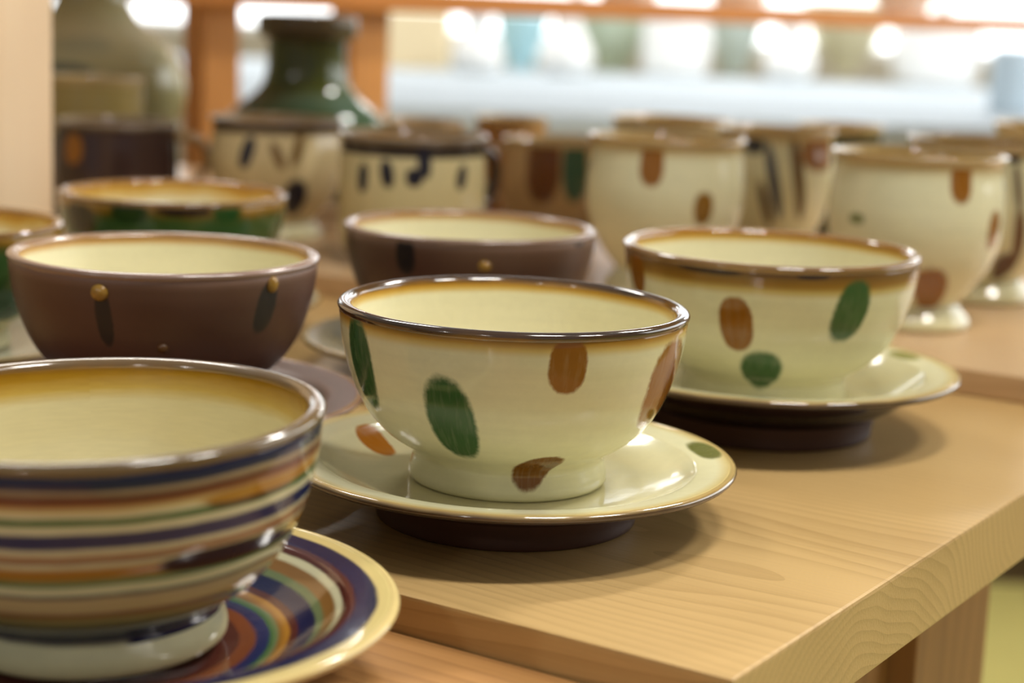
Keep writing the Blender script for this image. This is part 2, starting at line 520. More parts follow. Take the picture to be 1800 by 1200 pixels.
# spotted cup at the middle, the sharp one
c1, s1, cup1, sau1 = ware(904, 532, 614, 0.0)
PB = bowl_profiles(s1); PS = saucer_profiles(s1, 0.0018)
sp = [cup1.spot(PB['out'], 998, 645, 31, 47, BROWN_SPOT, 0.22, 0.0),
      cup1.spot(PB['out'], 793, 745, 37, 57, GREEN_SPOT, 0.30, 0.18),
      cup1.spot(PB['out'], 634, 640, 14, 62, GREEN_SPOT, 0.30, 0.0),
      cup1.spot(PB['out'], 1168, 678, 16, 62, BROWN_SPOT, 0.22, 0.0),
      cup1.spot(PB['out'], 941, 822, 32, 23, lin((120, 76, 20)), 0.22, -0.3)]
m = ceramic('cream_glaze_spotted_cup', CUP_STOPS, sp)
r = build(cup1, 'soup_bowl', PB, (m, m, M_LIPDARK), 160, 0.4)
tag(r, 'cream soup bowl with green and brown dabs, thin black-brown lip, beside the striped bowl', 'bowl', 'cream bowls with brush dabs')
ssp = [sau1.spot(PS['inn'], 660, 778, 24, 34, lin((168, 100, 14)), 0.2, -0.5, 'inner'),
       sau1.spot(PS['inn'], 1250, 790, 26, 16, lin((92, 98, 44)), 0.35, 0, 'inner'),
       sau1.spot(PS['inn'], 566, 795, 14, 14, lin((110, 120, 60)), 0.35, 0, 'inner')]
ssp[1] = (ssp[1][0], 1.10, 0.026, 0.055) + ssp[1][4:]
ssp[2] = (ssp[2][0], 1.12, 0.016, 0.045) + ssp[2][4:]
m = ceramic('cream_glaze_saucer_dabbed', SAUCER_STOPS, ssp)
r = build(sau1, 'saucer', PS, (m, M_DARKFOOT, M_SLIP), 160, 1.4, body='plate', foot='foot_ring')
tag(r, 'cream glazed saucer with dark brown underside and an amber dab, under the black-lipped spotted bowl', 'saucer', 'saucers under the soup bowls')

# second spotted cup, behind to the right
c2, s2, cup2, sau2 = ware(1356, 433, 517, 0.0)
PB = bowl_profiles(s2); PS = saucer_profiles(s2, 0.0072)
sp = [cup2.spot(PB['out'], 1294, 571, 27, 42, BROWN_SPOT, 0.2, 0.1),
      cup2.spot(PB['out'], 1497, 548, 27, 48, GREEN_SPOT, 0.3, -0.2),
      cup2.spot(PB['out'], 1338, 655, 31, 28, GREEN_SPOT, 0.3),
      cup2.spot(PB['out'], 1120, 480, 10, 30, BROWN_SPOT, 0.2),
      cup2.spot(PB['out'], 1245, 474, 48, 7, lin((70, 52, 34)), 0.5), cup2.spot(PB['out'], 1430, 486, 26, 8, lin((70, 52, 34)), 0.5)]
m = ceramic('cream_glaze_spotted_cup_olive_band', CUP2_STOPS, sp)
r = build(cup2, 'soup_bowl', PB, (m, m, M_LIPOCHRE), 160, 2.2)
tag(r, 'cream soup bowl with brown and green dabs and a olive band under its lip', 'bowl', 'cream bowls with brush dabs')
ssp = [sau2.spot(PS['inn'], 1603, 622, 12, 9, lin((130, 128, 50)), 0.4, 0, 'inner')]
ssp[0] = (ssp[0][0], 1.12, 0.020, 0.05) + ssp[0][4:]
m = ceramic('cream_glaze_saucer_black_back', [(0.0, lin((38, 26, 24))), (0.96, lin((34, 26, 24)))] + SAUCER_STOPS[2:], ssp)
r = build(sau2, 'saucer', PS, (m, M_DARKFOOT, M_SLIP), 160, 3.0, body='plate')
tag(r, 'cream saucer with nearly black underside under the olive-banded spotted bowl', 'saucer', 'saucers under the soup bowls')

# brown clay bowls with raised glaze beads
def blob(name, pot, prof, u, v, hx, hy, mat, parent, lift=0.35):
    """raised bead of glaze on the outer wall at a photo pixel"""
    uu, vv = pot.outer(prof, u, v)
    ua, _ = pot.outer(prof, u + hx, v)
    vs = [p[2] for p in prof]; rs = [p[0] for p in prof]; zs = [p[1] for p in prof]
    rr = float(np.interp(vv, vs, rs)); zz = float(np.interp(vv, vs, zs))
    r2 = float(np.interp(vv + 0.01, vs, rs)); z2 = float(np.interp(vv + 0.01, vs, zs))
    th = (uu - 0.5) * 2 * PI
    nrm = Vector((math.sin(th), -math.cos(th), 0))
    tan = Vector((math.cos(th), math.sin(th), 0))
    up = (nrm * (r2 - rr) + Vector((0, 0, z2 - zz))).normalized()
    out = tan.cross(up)
    if out.dot(nrm) < 0: out = -out
    scale_px = (pot.loc - CAMP).length / F_PX
    a, b = hx * scale_px, hy * scale_px
    c = nrm * rr + Vector((0, 0, zz))
    V, Fc = [], []
    NS, NR = 16, 7
    for i in range(NR):
        ph = PI / 2 * i / (NR - 1)
        for k in range(NS):
            t = 2 * PI * k / NS
            V.append(c + tan * a * math.sin(ph) * math.cos(t) + up * b * math.sin(ph) * math.sin(t) + out * (a * lift * 2 * math.cos(ph) - 0.0003 * (i == NR - 1)))
    for i in range(NR - 1):
        for k in range(NS):
            k2 = (k + 1) % NS
            Fc.append((i * NS + k, (i + 1) * NS + k, (i + 1) * NS + k2, i * NS + k2))
    return mesh_obj(name, V, Fc, mat, parent)
M_BEAD = plain('amber_bead_glaze', lin((150, 114, 46)), 0.1, var=0.25, scale=300)
M_BEAD_D = plain('dark_bead_glaze', lin((92, 60, 26)), 0.1, var=0.25, scale=300)
CLAY_STOPS = [(0.0, CLAY_D), (0.25, CLAY), (0.80, CLAY), (0.90, lin((92, 64, 48))), (0.955, CLAY_RIM), (1.0, CLAY_RIM)] + [(1.04, lin((150, 104, 50))), (1.055, lin((190, 148, 80))), (1.08, CREAM_IN), (2.0, lin((230, 218, 172)))]
STREAK = lin((22, 15, 17))
cb, sb, bowb, saub = ware(290, 442, 535, 0.0)
PB = bowl_profiles(sb); PS = saucer_profiles(sb)
sp = [bowb.spot(PB['out'], 183, 562, 13, 42, STREAK, 0.3, 0.15), bowb.spot(PB['out'], 468, 540, 15, 40, STREAK, 0.3, -0.25)]
m = ceramic('brown_clay_streaked', CLAY_STOPS, sp, rough=0.42, clay=True)
r = build(bowb, 'soup_bowl', PB, (m, M_DARKFOOT, M_LIPCLAY), 160, 5.1)
tag(r, 'matte brown clay bowl with amber glaze beads and dark streaks, directly behind the striped bowl', 'bowl', 'brown clay bowls')
blob('glaze_bead', bowb, PB['out'], 175, 514, 15, 14, M_BEAD, r)
blob('glaze_bead', bowb, PB['out'], 479, 500, 11, 14, M_BEAD, r)
blob('glaze_bead', bowb, PB['out'], 286, 612, 9, 9, M_BEAD_D, r)
CLAYS_STOPS = [(0.0, CLAY_D), (0.95, CLAY), (1.0, CLAY_RIM), (1.05, lin((92, 64, 54))), (1.14, lin((84, 58, 48))), (1.20, lin((104, 78, 68))), (1.23, CLAY_D), (2.0, CLAY_D)]
M_CLAYSAUCER = ceramic('brown_clay_saucer', CLAYS_STOPS, rough=0.4, clay=True)
r = build(saub, 'saucer', PS, (M_CLAYSAUCER, M_DARKFOOT, M_LIPCLAY), 160, 0.2, body='plate')
tag(r, 'matte brown clay saucer with paler flange, under the brown bowl behind the striped bowl', 'saucer', 'saucers under the soup bowls')

ck, sk, bowk, sauk = ware(828, 395, 440, 0.0)
PB = bowl_profiles(sk); PS = saucer_profiles(sk)
sp = [bowk.spot(PB['out'], 712, 448, 15, 38, STREAK, 0.3), bowk.spot(PB['out'], 1020, 415, 7, 24, STREAK, 0.3)]
m = ceramic('brown_clay_streaked_far', CLAY_STOPS, sp, rough=0.42, clay=True)
r = build(bowk, 'soup_bowl', PB, (m, M_DARKFOOT, M_LIPCLAY), 128, 2.9)
tag(r, 'matte brown clay bowl with one long black drip, before the mug with black leaf strokes', 'bowl', 'brown clay bowls')
blob('glaze_bead', bowk, PB['out'], 711, 410, 9, 13, M_BEAD, r)
blob('glaze_bead', bowk, PB['out'], 852, 468, 11, 9, M_BEAD, r)
blob('glaze_bead', bowk, PB['out'], 1023, 390, 6, 6, M_BEAD, r)
M_GREYSAUCER = ceramic('grey_green_saucer', [(0, BLACKBROWN), (0.96, BLACKBROWN), (1.0, lin((150, 140, 124))), (1.1, lin((172, 168, 150))), (1.5, lin((160, 158, 138))), (2, lin((160, 158, 138)))], rough=0.12)
r = build(sauk, 'saucer', PS, (M_GREYSAUCER, M_DARKFOOT, M_SLIP), 128, 0.9, body='plate')
tag(r, 'glossy pale grey-green saucer under the brown bowl with the long black drip', 'saucer', 'saucers under the soup bowls')

# green dripped bowls
GREENG = lin((58, 92, 44)); OLIVE = lin((120, 92, 28))
GB_STOPS = [(0.0, lin((214, 202, 150))), (0.34, lin((206, 196, 140))), (0.42, lin((70, 100, 50))), (0.62, GREENG), (0.84, lin((58, 88, 42))), (0.885, lin((84, 84, 30))), (0.92, lin((140, 102, 30))), (0.955, lin((166, 132, 66))), (1.0, lin((170, 140, 84))), (1.03, lin((172, 120, 40))), (1.08, lin((204, 166, 84))), (1.16, CREAM_IN), (2.0, lin((222, 200, 136)))]
cg, sg, bowg, saug = ware(305, 335, 395, 0.0)
PB = bowl_profiles(sg); PS = saucer_profiles(sg)
sp = [bowg.spot(PB['out'], 325, 372, 45, 14, lin((44, 32, 20)), 0.5), bowg.spot(PB['out'], 140, 385, 20, 25, lin((50, 46, 20)), 0.5),
      bowg.spot(PB['out'], 225, 375, 30, 22, lin((40, 62, 26)), 0.5), bowg.spot(PB['out'], 400, 372, 22, 28, lin((44, 78, 36)), 0.5)]
m = ceramic('green_drip_glaze', GB_STOPS, sp, wob=0.05)
r = build(bowg, 'soup_bowl', PB, (m, M_CREAMFOOT_PLAIN, M_LIPOCHRE), 128, 4.0)
tag(r, 'yellow-lined bowl with dripping dark green glaze outside, in front of the dark mug', 'bowl', 'green dripped bowls')
r = build(saug, 'saucer', PS, (M_GREYSAUCER, M_DARKFOOT, M_SLIP), 96, 1.9, body='plate')
tag(r, 'glossy pale saucer under the green dripped bowl in front of the dark mug', 'saucer', 'saucers under the soup bowls')
cl_, sl_, bowl_, saul_ = ware(-112, 385, 436, 0.0)
PB = bowl_profiles(sl_); PS = saucer_profiles(sl_)
m = ceramic('green_drip_glaze_left', GB_STOPS, [(0.62, 0.5, 0.05, 0.2, lin((36, 70, 30)), 0.5, 0.2)], wob=0.06)
r = build(bowl_, 'soup_bowl', PB, (m, M_CREAMFOOT_PLAIN, M_LIPOCHRE), 128, 1.1)
tag(r, 'green and cream bowl with amber lip, in front of the broad wooden upright', 'bowl', 'green dripped bowls')
r = build(saul_, 'saucer', PS, (M_GREYSAUCER, M_DARKFOOT, M_SLIP), 96, 2.4, body='plate')
tag(r, 'glossy pale saucer under the green and cream bowl by the wooden upright', 'saucer', 'saucers under the soup bowls')

# striped bowl and saucer on the low board
cs, ss, bows, saus = ware(167, 719, 824, STEP_B, tilt=(0.0, math.radians(-2.0)))
bows = Pot(cs.x, cs.y, STEP_B + SAUCER_WELL * ss + 0.0014, ss, (math.radians(0.2), math.radians(-1.6)))
saus = Pot(cs.x, cs.y, STEP_B + 0.0002, ss)
PB = bowl_profiles(ss); PS = saucer_profiles(ss, 0.0063)
NAVY = lin((34, 46, 92)); NAVY2 = lin((28, 34, 70)); RUST = lin((132, 72, 40)); MAROON = lin((88, 44, 36)); OCH = lin((176, 124, 44)); GRN = lin((64, 104, 56)); TAN = lin((176, 146, 100)); PINK = lin((160, 116, 86)); OLV = lin((132, 124, 66))
TANL = lin((204, 180, 134))
seq = [(836, lin((120, 100, 54))), (839, NAVY2), (861, NAVY2), (865, lin((178, 156, 120))), (875, MAROON), (888, RUST), (896, lin((206, 176, 112))), (910, CREAM), (915, GRN), (923, GRN), (929, CREAM), (938, CREAM), (942, NAVY), (964, NAVY), (969, CREAM), (980, PINK), (988, RUST),
       (994, CREAM), (1003, OCH), (1013, OCH), (1022, OLV), (1029, GRN), (1034, CREAM), (1044, CREAM), (1048, lin((56, 56, 74))), (1056, TANL), (1076, TANL), (1083, lin((150, 96, 54))), (1092, lin((176, 164, 104))), (1110, NAVY2), (1128, NAVY2)]
stops_foot = [(1135, CREAM)]
def row_v(y):
    return bows.outer(PB['out'], 150, y)[1]
stops = [(row_v(y), c) for y, c in seq]
stops = stops[::-1]
stops = [(stops[0][0] - 0.03, CREAM)] + stops
M_S1 = stops + []
def striped_material(name, outer_stops, inner_stops, spots):
    """outside bands and inside bands need more stops than one ramp holds: two ramps joined at the lip"""
    mat = ceramic(name, [(0, CREAM), (2, CREAM)], (), rough=0.1)
    t = mat.node_tree
    q = NT.__new__(NT); q.m = mat; q.t = t; q.b = t.nodes['Principled BSDF']
    uv = q.n('ShaderNodeUVMap').outputs[0]
    obj = q.n('ShaderNodeTexCoord').outputs['Object']
    sep = q.n('ShaderNodeSeparateXYZ'); q.link(uv, sep.inputs[0])
    U, V = sep.outputs[0], sep.outputs[1]
    nn = q.noise(q.mapping(uv, (9, 3, 1)), 1.0, 2)
    nf = q.noise(q.mapping(uv, (40, 90, 1)), 1.0, 3)
    vv = q.math('ADD', V, q.math('MULTIPLY', q.math('SUBTRACT', nn, 0.5), 0.022))
    vv = q.math('ADD', vv, q.math('MULTIPLY', q.math('SUBTRACT', nf, 0.5), 0.010))
    a = q.ramp(vv, outer_stops)
    b = q.ramp(q.math('SUBTRACT', vv, 1.0), [(p - 1, c) for p, c in inner_stops])
    base = q.mix(q.math('GREATER_THAN', V, 1.0), a, b)
    n1 = q.noise(obj, 60, 3)
    for (u0, v0, hu, hv, colr, soft, shear) in spots:
        dv_ = q.math('DIVIDE', q.math('SUBTRACT', vv, v0), hv); du_ = q.math('DIVIDE', q.math('SUBTRACT', U, u0), hu)
        d = q.math('ADD', q.math('POWER', q.math('ABSOLUTE', du_), 3), q.math('POWER', q.math('ABSOLUTE', dv_), 3))
        d = q.math('ADD', d, q.math('MULTIPLY', q.math('SUBTRACT', n1, 0.5), 0.6))
        mr = q.n('ShaderNodeMapRange', interpolation_type='SMOOTHSTEP')
        mr.inputs['From Min'].default_value = 1 + soft; mr.inputs['From Max'].default_value = 1 - soft
        q.link(d, mr.inputs['Value'])
        base = q.mix(mr.outputs[0], base, colr)
    k = q.mix(nf, (0.86, 0.86, 0.86, 1), (1, 1, 1, 1))
    fin = q.n('ShaderNodeMix', data_type='RGBA', blend_type='MULTIPLY'); fin.inputs[0].default_value = 1
    q.link(base, fin.inputs[6]); q.link(k, fin.inputs[7])
    q.link(fin.outputs[2], q.b.inputs['Base Color'])
    return mat
sp = [bows.spot(PB['out'], 420, 965, 75, 14, lin((64, 44, 30)), 0.3), bows.spot(PB['out'], 330, 1100, 75, 14, NAVY2, 0.3),
      bows.spot(PB['out'], 455, 862, 60, 12, lin((84, 62, 44)), 0.4), bows.spot(PB['out'], 490, 845, 60, 8, OCH, 0.4)]
m = striped_material('striped_bowl_glaze', stops, [(1.0, DARK_RIM), (1.04, lin((140, 98, 20))), (1.07, lin((172, 130, 34))), (1.11, lin((204, 172, 86))), (1.15, lin((226, 216, 172))), (2.0, lin((226, 216, 172)))], sp)
M_LIPSTRIPE = ceramic('striped_bowl_lip', [(0.94, lin((120, 98, 56))), (0.97, lin((104, 84, 52))), (1.0, lin((116, 98, 76))), (1.03, lin((110, 84, 48))), (1.05, lin((150, 100, 14)))], rough=0.12, wob=0.03, ior=1.85)
r = build(bows, 'soup_bowl', PB, (m, M_CREAMFOOT_PLAIN, M_LIPSTRIPE), 192, 2.0)
tag(r, 'bowl striped in navy, rust, ochre and green rings on cream, standing on the lowest board', 'bowl')
def ring_v(x, y):
    return saus.inner(PS['inn'], x, y)[1]
RX = [(703, lin((216, 196, 130))), (668, lin((220, 198, 132))), (662, NAVY2), (630, NAVY2), (622, MAROON), (606, MAROON), (602, CREAM), (594, CREAM), (588, lin((140, 100, 50))), (570, lin((140, 100, 50))), (564, lin((110, 124, 84))), (554, lin((110, 124, 84))), (548, NAVY2), (520, NAVY2), (514, MAROON), (504, MAROON), (498, OCH), (484, lin((140, 96, 40))), (478, lin((110, 124, 84))), (468, GRN), (462, NAVY), (446, NAVY), (438, RUST), (420, RUST), (412, MAROON)]
sst = []
for x, c in RX:
    sst.append((max(1.0, ring_v(x, 1035 + (703 - x) * 0.24)), c))
sst = [(1.0, lin((214, 194, 130)))] + sst
m = striped_material('striped_saucer_glaze', [(0, lin((120, 84, 50))), (0.9, lin((150, 120, 80))), (0.97, lin((214, 194, 130))), (1.0, lin((214, 194, 130)))], sst, ())
M_SLIPCREAM = ceramic('striped_saucer_lip', [(0.95, lin((190, 160, 110))), (1.0, lin((216, 192, 130))), (1.05, lin((218, 196, 132)))], rough=0.1)
r = build(saus, 'saucer', PS, (m, M_DARKFOOT, M_SLIPCREAM), 192, 0.6, body='plate')
tag(r, 'saucer with concentric navy, maroon and ochre rings inside a cream edge, on the lowest board', 'saucer')

# ------------------------------------------------------------------ mugs on the upper board
M_LIPMUG = ceramic('mug_lip_glaze', [(0.94, lin((196, 174, 120))), (0.98, lin((176, 150, 100))), (1.02, lin((204, 182, 136))), (1.05, lin((196, 160, 90)))], rough=0.1, ior=1.85)
MUG_STOPS = [(0.0, CREAM), (0.90, CREAM), (0.955, lin((188, 162, 108))), (1.0, lin((170, 136, 74))), (1.06, lin((200, 160, 84))), (1.2, CREAM_IN), (2.0, CREAM_IN)]
C_OUT = [(0.0355, 0.0030), (0.0405, 0.0060), (0.0445, 0.0150), (0.0462, 0.0300), (0.0468, 0.0500), (0.0462, 0.0680), (0.0456, 0.0800), (0.0458, 0.0860)]
C_FOOT = [(0.030, 0.0005), (0.0315, 0.0), (0.0345, 0.0), (0.0352, 0.001), (0.0352, 0.0040), (0.0352, 0.0062)]
C_LIP = [(0.0458, 0.0855), (0.0468, 0.0880), (0.0474, 0.0895), (0.0470, 0.0906), (0.0458, 0.0906), (0.0446, 0.0890), (0.0441, 0.0878), (0.0446, 0.0866)]
C_IN = [(0.0440, 0.0872), (0.0436, 0.0700), (0.0440, 0.0400), (0.040, 0.016), (0.025, 0.0085), (0.0, 0.008)]
def cyl_profiles(s, sz=None):
    return dict(foot=with_v(scaled(C_FOOT, s, sz), 0.0, 0.06), out=spline(with_v(scaled(C_OUT, s, sz), 0.06, 0.955), SUB),
                lip=spline(with_v(scaled(C_LIP, s, sz), 0.945, 1.05), 4), inn=spline(with_v(scaled(C_IN, s, sz), 1.04, 2.0), SUB))
def mug(u, v, w, k, kind, stops, spots, label, name='mug', handle=None, group=None, lipm=None, ph=0.0, hmat=None, hr=0.0045, footm=None, z0=None):
    z0 = STEP_C if z0 is None else z0
    c, D = solve(u, v, w, k, z0)
    base = 0.095
    sc = D / base
    H0 = 0.0928 if kind == 'belly' else 0.0906
    sz = (c.z - z0) / H0
    pot = Pot(c.x, c.y, z0 + 0.0003, sc)
    P = mug_profiles(sc, sz) if kind == 'belly' else cyl_profiles(sc, sz)
    sp = [pot.spot(P['out'], *a) for a in spots]
    mat = ceramic(name + '_' + label.split(',')[0].replace(' ', '_')[:40], stops, sp)
    r = build(pot, name, P, (mat, footm or M_CREAMFOOT_PLAIN, lipm or M_LIPMUG), 96, ph)
    tag(r, label, 'mug' if name == 'mug' else 'cup', group)
    if handle is not None:
        th = handle
        d = Vector((math.sin(th), -math.cos(th), 0)); side = Vector((math.cos(th), math.sin(th), 0))
        zt, zb = 0.078 * sz, 0.030 * sz
        pts = []
        for i in range(17):
            a = PI * (i / 16)
            rr = 0.0425 * sc + 0.027 * sc * math.sin(a) ** 0.8
            zz = zb + (zt - zb) * (0.5 + 0.5 * math.cos(a)) + 0.006 * math.sin(a)
            pts.append(d * rr + Vector((0, 0, zz)))
        tube('handle', pts, [hr * (1.35 - 0.35 * math.sin(PI * i / 16)) for i in range(17)], hmat or mat, r, 14, 0.62, side)
    return pot, r, c, D
BR, GR = BROWN_SPOT, GREEN_SPOT
mug(1618, 268, 305, 1.0, 'belly', MUG_STOPS, [(1690, 318, 17, 54, BR, 0.3), (1635, 512, 27, 38, BR, 0.3, 0.3), (1748, 405, 8, 30, BR, 0.3), (1505, 384, 12, 9, lin((130, 134, 90)), 0.8)],
    'cream footed mug with brown dabs near lip and foot, behind the olive-banded bowl', ph=0.4, group='cream belly mugs')
mug(1174, 240, 278, 0.98, 'belly', MUG_STOPS, [(1146, 288, 19, 46, BR, 0.3), (1237, 366, 15, 26, lin((130, 90, 24)), 0.4)],
    'cream belly mug with two brown dabs, between the brown bowl and the olive-banded bowl', ph=1.4, group='cream belly mugs')
INK = lin((30, 30, 44))
BLUE_STOPS = [(0.0, lin((190, 178, 130))), (0.15, lin((120, 120, 80))), (0.30, lin((196, 180, 132))), (0.86, lin((206, 194, 148))), (0.875, lin((50, 42, 38))), (0.955, lin((46, 38, 36))), (1.0, lin((60, 50, 44))), (1.06, lin((150, 110, 60))), (1.2, CREAM_IN), (2.0, CREAM_IN)]
M_LIPINK = ceramic('ink_dark_lip', [(0.94, lin((50, 42, 38))), (0.975, lin((120, 108, 92))), (1.0, lin((160, 146, 122))), (1.05, lin((150, 126, 92)))], rough=0.1, ior=1.85)
M_DARKGLAZE = ceramic('dark_brown_handle_glaze', [(0, lin((58, 42, 34))), (2, lin((58, 42, 34)))])
mug(727, 235, 265, 0.86, 'cyl', BLUE_STOPS, [(638, 312, 8, 24, INK, 0.4), (680, 305, 11, 22, INK, 0.4, 0.3), (746, 284, 11, 28, INK, 0.4, 0.2), (728, 312, 14, 15, INK, 0.4), (812, 312, 8, 20, INK, 0.4, -0.3)],
    'straight-sided cream mug with black leaf strokes and a black band under the rim', handle=math.radians(128), lipm=M_LIPINK, ph=2.2, hmat=M_DARKGLAZE)
PLANT_STOPS = [(0.0, lin((196, 176, 130))), (0.88, lin((206, 186, 140))), (0.92, lin((70, 54, 40))), (0.955, lin((60, 46, 36))), (1.0, lin((90, 70, 50))), (1.06, lin((150, 110, 60))), (1.2, CREAM_IN), (2.0, CREAM_IN)]
mug(487, 207, 232, 0.9, 'belly', PLANT_STOPS, [(434, 268, 11, 26, INK, 0.4, -0.5), (519, 350, 18, 28, INK, 0.4, 0.1), (524, 262, 8, 28, lin((110, 84, 44)), 0.5, -0.9), (488, 275, 9, 22, lin((120, 92, 52)), 0.5, 0.9), (545, 285, 10, 30, lin((226, 208, 160)), 0.5, -0.8)],
    'tan mug painted with a blue-black dot and thin leaf strokes, behind the green dripped bowl', lipm=M_LIPINK, ph=3.1)
DARK_STOPS = [(0.0, lin((66, 46, 40))), (0.95, lin((58, 42, 40))), (1.0, lin((90, 76, 70))), (1.1, lin((120, 90, 60))), (2.0, lin((150, 120, 80)))]
mug(205, 212, 218, 0.86, 'cyl', DARK_STOPS, [(127, 262, 14, 24, lin((150, 96, 28)), 0.4)],
    'dark brown mug with one amber dab, standing behind the green dripped bowl', handle=math.radians(82), lipm=M_LIPINK, ph=0.7, hmat=ceramic('tan_handle_glaze', [(0, lin((160, 132, 90))), (2, lin((160, 132, 90)))]))
mug(972, 244, 178, 0.95, 'cyl', [(0, TAN), (0.93, lin((196, 164, 116))), (0.955, lin((190, 158, 112))), (1.0, lin((180, 144, 96))), (1.2, CREAM_IN), (2, CREAM_IN)], [(955, 295, 28, 75, lin((112, 66, 32)), 0.3), (1012, 295, 20, 75, lin((52, 92, 74)), 0.3)],
    'small tan cup with one wide brown and one wide green vertical stripe', name='cup', ph=1.0, handle=math.radians(-92), hr=0.004)
DIAG = MUG_STOPS
mug(1366, 226, 208, 1.14, 'belly', DIAG, [(1360, 320, 9, 62, lin((70, 70, 84)), 0.4, 1.6), (1404, 310, 9, 80, lin((104, 78, 48)), 0.4, 1.4), (1440, 268, 22, 40, lin((140, 88, 36)), 0.4), (1326, 254, 16, 18, INK, 0.5), (1345, 360, 8, 36, lin((96, 74, 48)), 0.4, 1.2)],
    'cream mug with slanting blue and brown stripes, standing between the two belly mugs', ph=2.6, group='slant-striped mugs')
mug(1738, 246, 280, 1.0, 'belly', DIAG, [(1782, 275, 16, 16, INK, 0.5), (1790, 430, 9, 50, lin((104, 70, 40)), 0.4, 0.9), (1762, 470, 16, 22, lin((92, 60, 36)), 0.5), (1790, 330, 6, 40, lin((104, 84, 60)), 0.4, 0.9)],
    'cream mug with slanting brown stripes and wide foot, behind the footed cream mug', ph=4.6, group='slant-striped mugs')
# rims that show behind the front row of mugs
BK = 'mugs in the back row'
mug(1182, 208, 214, 1.0, 'belly', MUG_STOPS, [], 'plain olive-cream mug right behind the cream mug with two brown dabs', ph=0.2, group=BK)
mug(1478, 219, 150, 1.32, 'cyl', [(0, lin((70, 72, 46))), (0.9, lin((64, 66, 42))), (1.0, lin((150, 130, 84))), (1.1, lin((160, 136, 84))), (2, CREAM_IN)], [], 'dark olive mug behind the mug with slanting blue stripes', ph=1.2, group=BK)
mug(900, 206, 128, 1.35, 'cyl', [(0, lin((150, 100, 48))), (1.0, lin((170, 124, 70))), (2, lin((170, 124, 70)))], [], 'amber-brown cup behind the small cup with green stripe', name='cup', ph=2.2, group='amber cups in the back row')
mug(742, 212, 150, 1.1, 'cyl', [(0, lin((150, 100, 48))), (1.0, lin((170, 124, 70))), (2, lin((170, 124, 70)))], [], 'amber-brown cup behind the mug with black leaf strokes', name='cup', ph=3.2, group='amber cups in the back row')
mug(1850, 219, 200, 1.2, 'cyl', MUG_STOPS, [], 'plain cream mug behind the mug with slanting brown stripes', ph=2.9, group=BK)

# ------------------------------------------------------------------ jars at the back left
def jar(name, pts, u, v_top, depth, mat, label, cat, seg=96, z0=None, ph=0.0):
    """pts: (half width px, photo y) down the right-hand outline; real size follows from the depth"""
    k = depth / F_PX
    c = at_depth(u, v_top, depth)
    z0 = STEP_C if z0 is None else z0
    prof = [(hw * k, c.z - (y - v_top) * k) for hw, y in pts]
    zb = z0 + 0.0005
    prof = [(r, max(z, zb) - zb) for r, z in prof]
    return c, prof, Pot(c.x, c.y, zb, 1.0)
JAR_D = 1.50
c, prof, pot = jar('jar', [(62, -60), (60, -25), (66, 5), (90, 40), (140, 80), (164, 130), (160, 190), (130, 260), (95, 330), (80, 370)], 162, -60, JAR_D, None, '', '')
q = [p for p in prof]
zmin = min(z for _, z in q)
root = pot.root('storage_jar')
tag(root, 'large grey-green glazed jar with narrow neck, behind the olive cup and wooden upright', 'jar')
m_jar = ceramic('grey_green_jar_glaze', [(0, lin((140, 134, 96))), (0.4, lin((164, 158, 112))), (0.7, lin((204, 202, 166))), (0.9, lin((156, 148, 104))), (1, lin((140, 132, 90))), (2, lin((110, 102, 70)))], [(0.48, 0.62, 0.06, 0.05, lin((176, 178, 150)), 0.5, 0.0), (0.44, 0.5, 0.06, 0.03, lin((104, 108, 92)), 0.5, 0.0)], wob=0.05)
outp = [(0.0, 0.0)] + [(max(r, 0.02), z) for r, z in q[::-1]]
body = spline(with_v([(0.05, 0.0)] + [p for p in outp[1:] if p[1] > 0.004], 0.0, 1.0), 5)
top = body[-1]
lathe('body', [(0.0, 0.0008, 0.0)] + body + [(top[0] - 0.004, top[1] - 0.001, 1.1), (top[0] - 0.006, top[1] - 0.05, 1.4)], m_jar, root, 96, 0.006, 0.3)
lathe('rim', spline(with_v([(top[0] - 0.001, top[1] - 0.006), (top[0] + 0.004, top[1] - 0.002), (top[0] + 0.003, top[1] + 0.004), (top[0] - 0.004, top[1] + 0.004), (top[0] - 0.006, top[1] - 0.004)], 0.95, 1.05), 4), m_jar, root, 96, 0.006, 0.3)

VD = 1.46
c, prof, pot = jar('vase', [(72, 44), (69, 90), (71, 125), (79, 150), (100, 172), (130, 197), (146, 230), (148, 270), (120, 330), (90, 385)], 541, 30, VD, None, '', '')
root = pot.root('bottle_vase')
tag(root, 'tall green bottle vase with cylindrical neck and dark collar', 'vase')
m_v = ceramic('green_vase_glaze', [(0, lin((60, 70, 40))), (0.45, lin((58, 84, 50))), (0.62, lin((84, 104, 84))), (0.70, lin((74, 84, 40))), (0.9, lin((70, 76, 34))), (0.97, lin((54, 50, 30))), (1.0, lin((48, 44, 30))), (2, lin((40, 36, 24)))], (), wob=0.05)
body = spline(with_v([(0.042, 0.0)] + [p for p in prof[::-1] if p[1] > 0.004], 0.0, 1.0), 5)
top = body[-1]
lathe('body', [(0.0, 0.0008, 0.0)] + body + [(top[0] - 0.003, top[1], 1.1), (top[0] - 0.005, top[1] - 0.05, 1.4)], m_v, root, 96, 0.004, 0.9)
m_vr = ceramic('vase_collar_glaze', [(0, lin((74, 64, 46))), (0.5, lin((96, 84, 60))), (1, lin((80, 70, 50))), (2, lin((60, 52, 38)))])
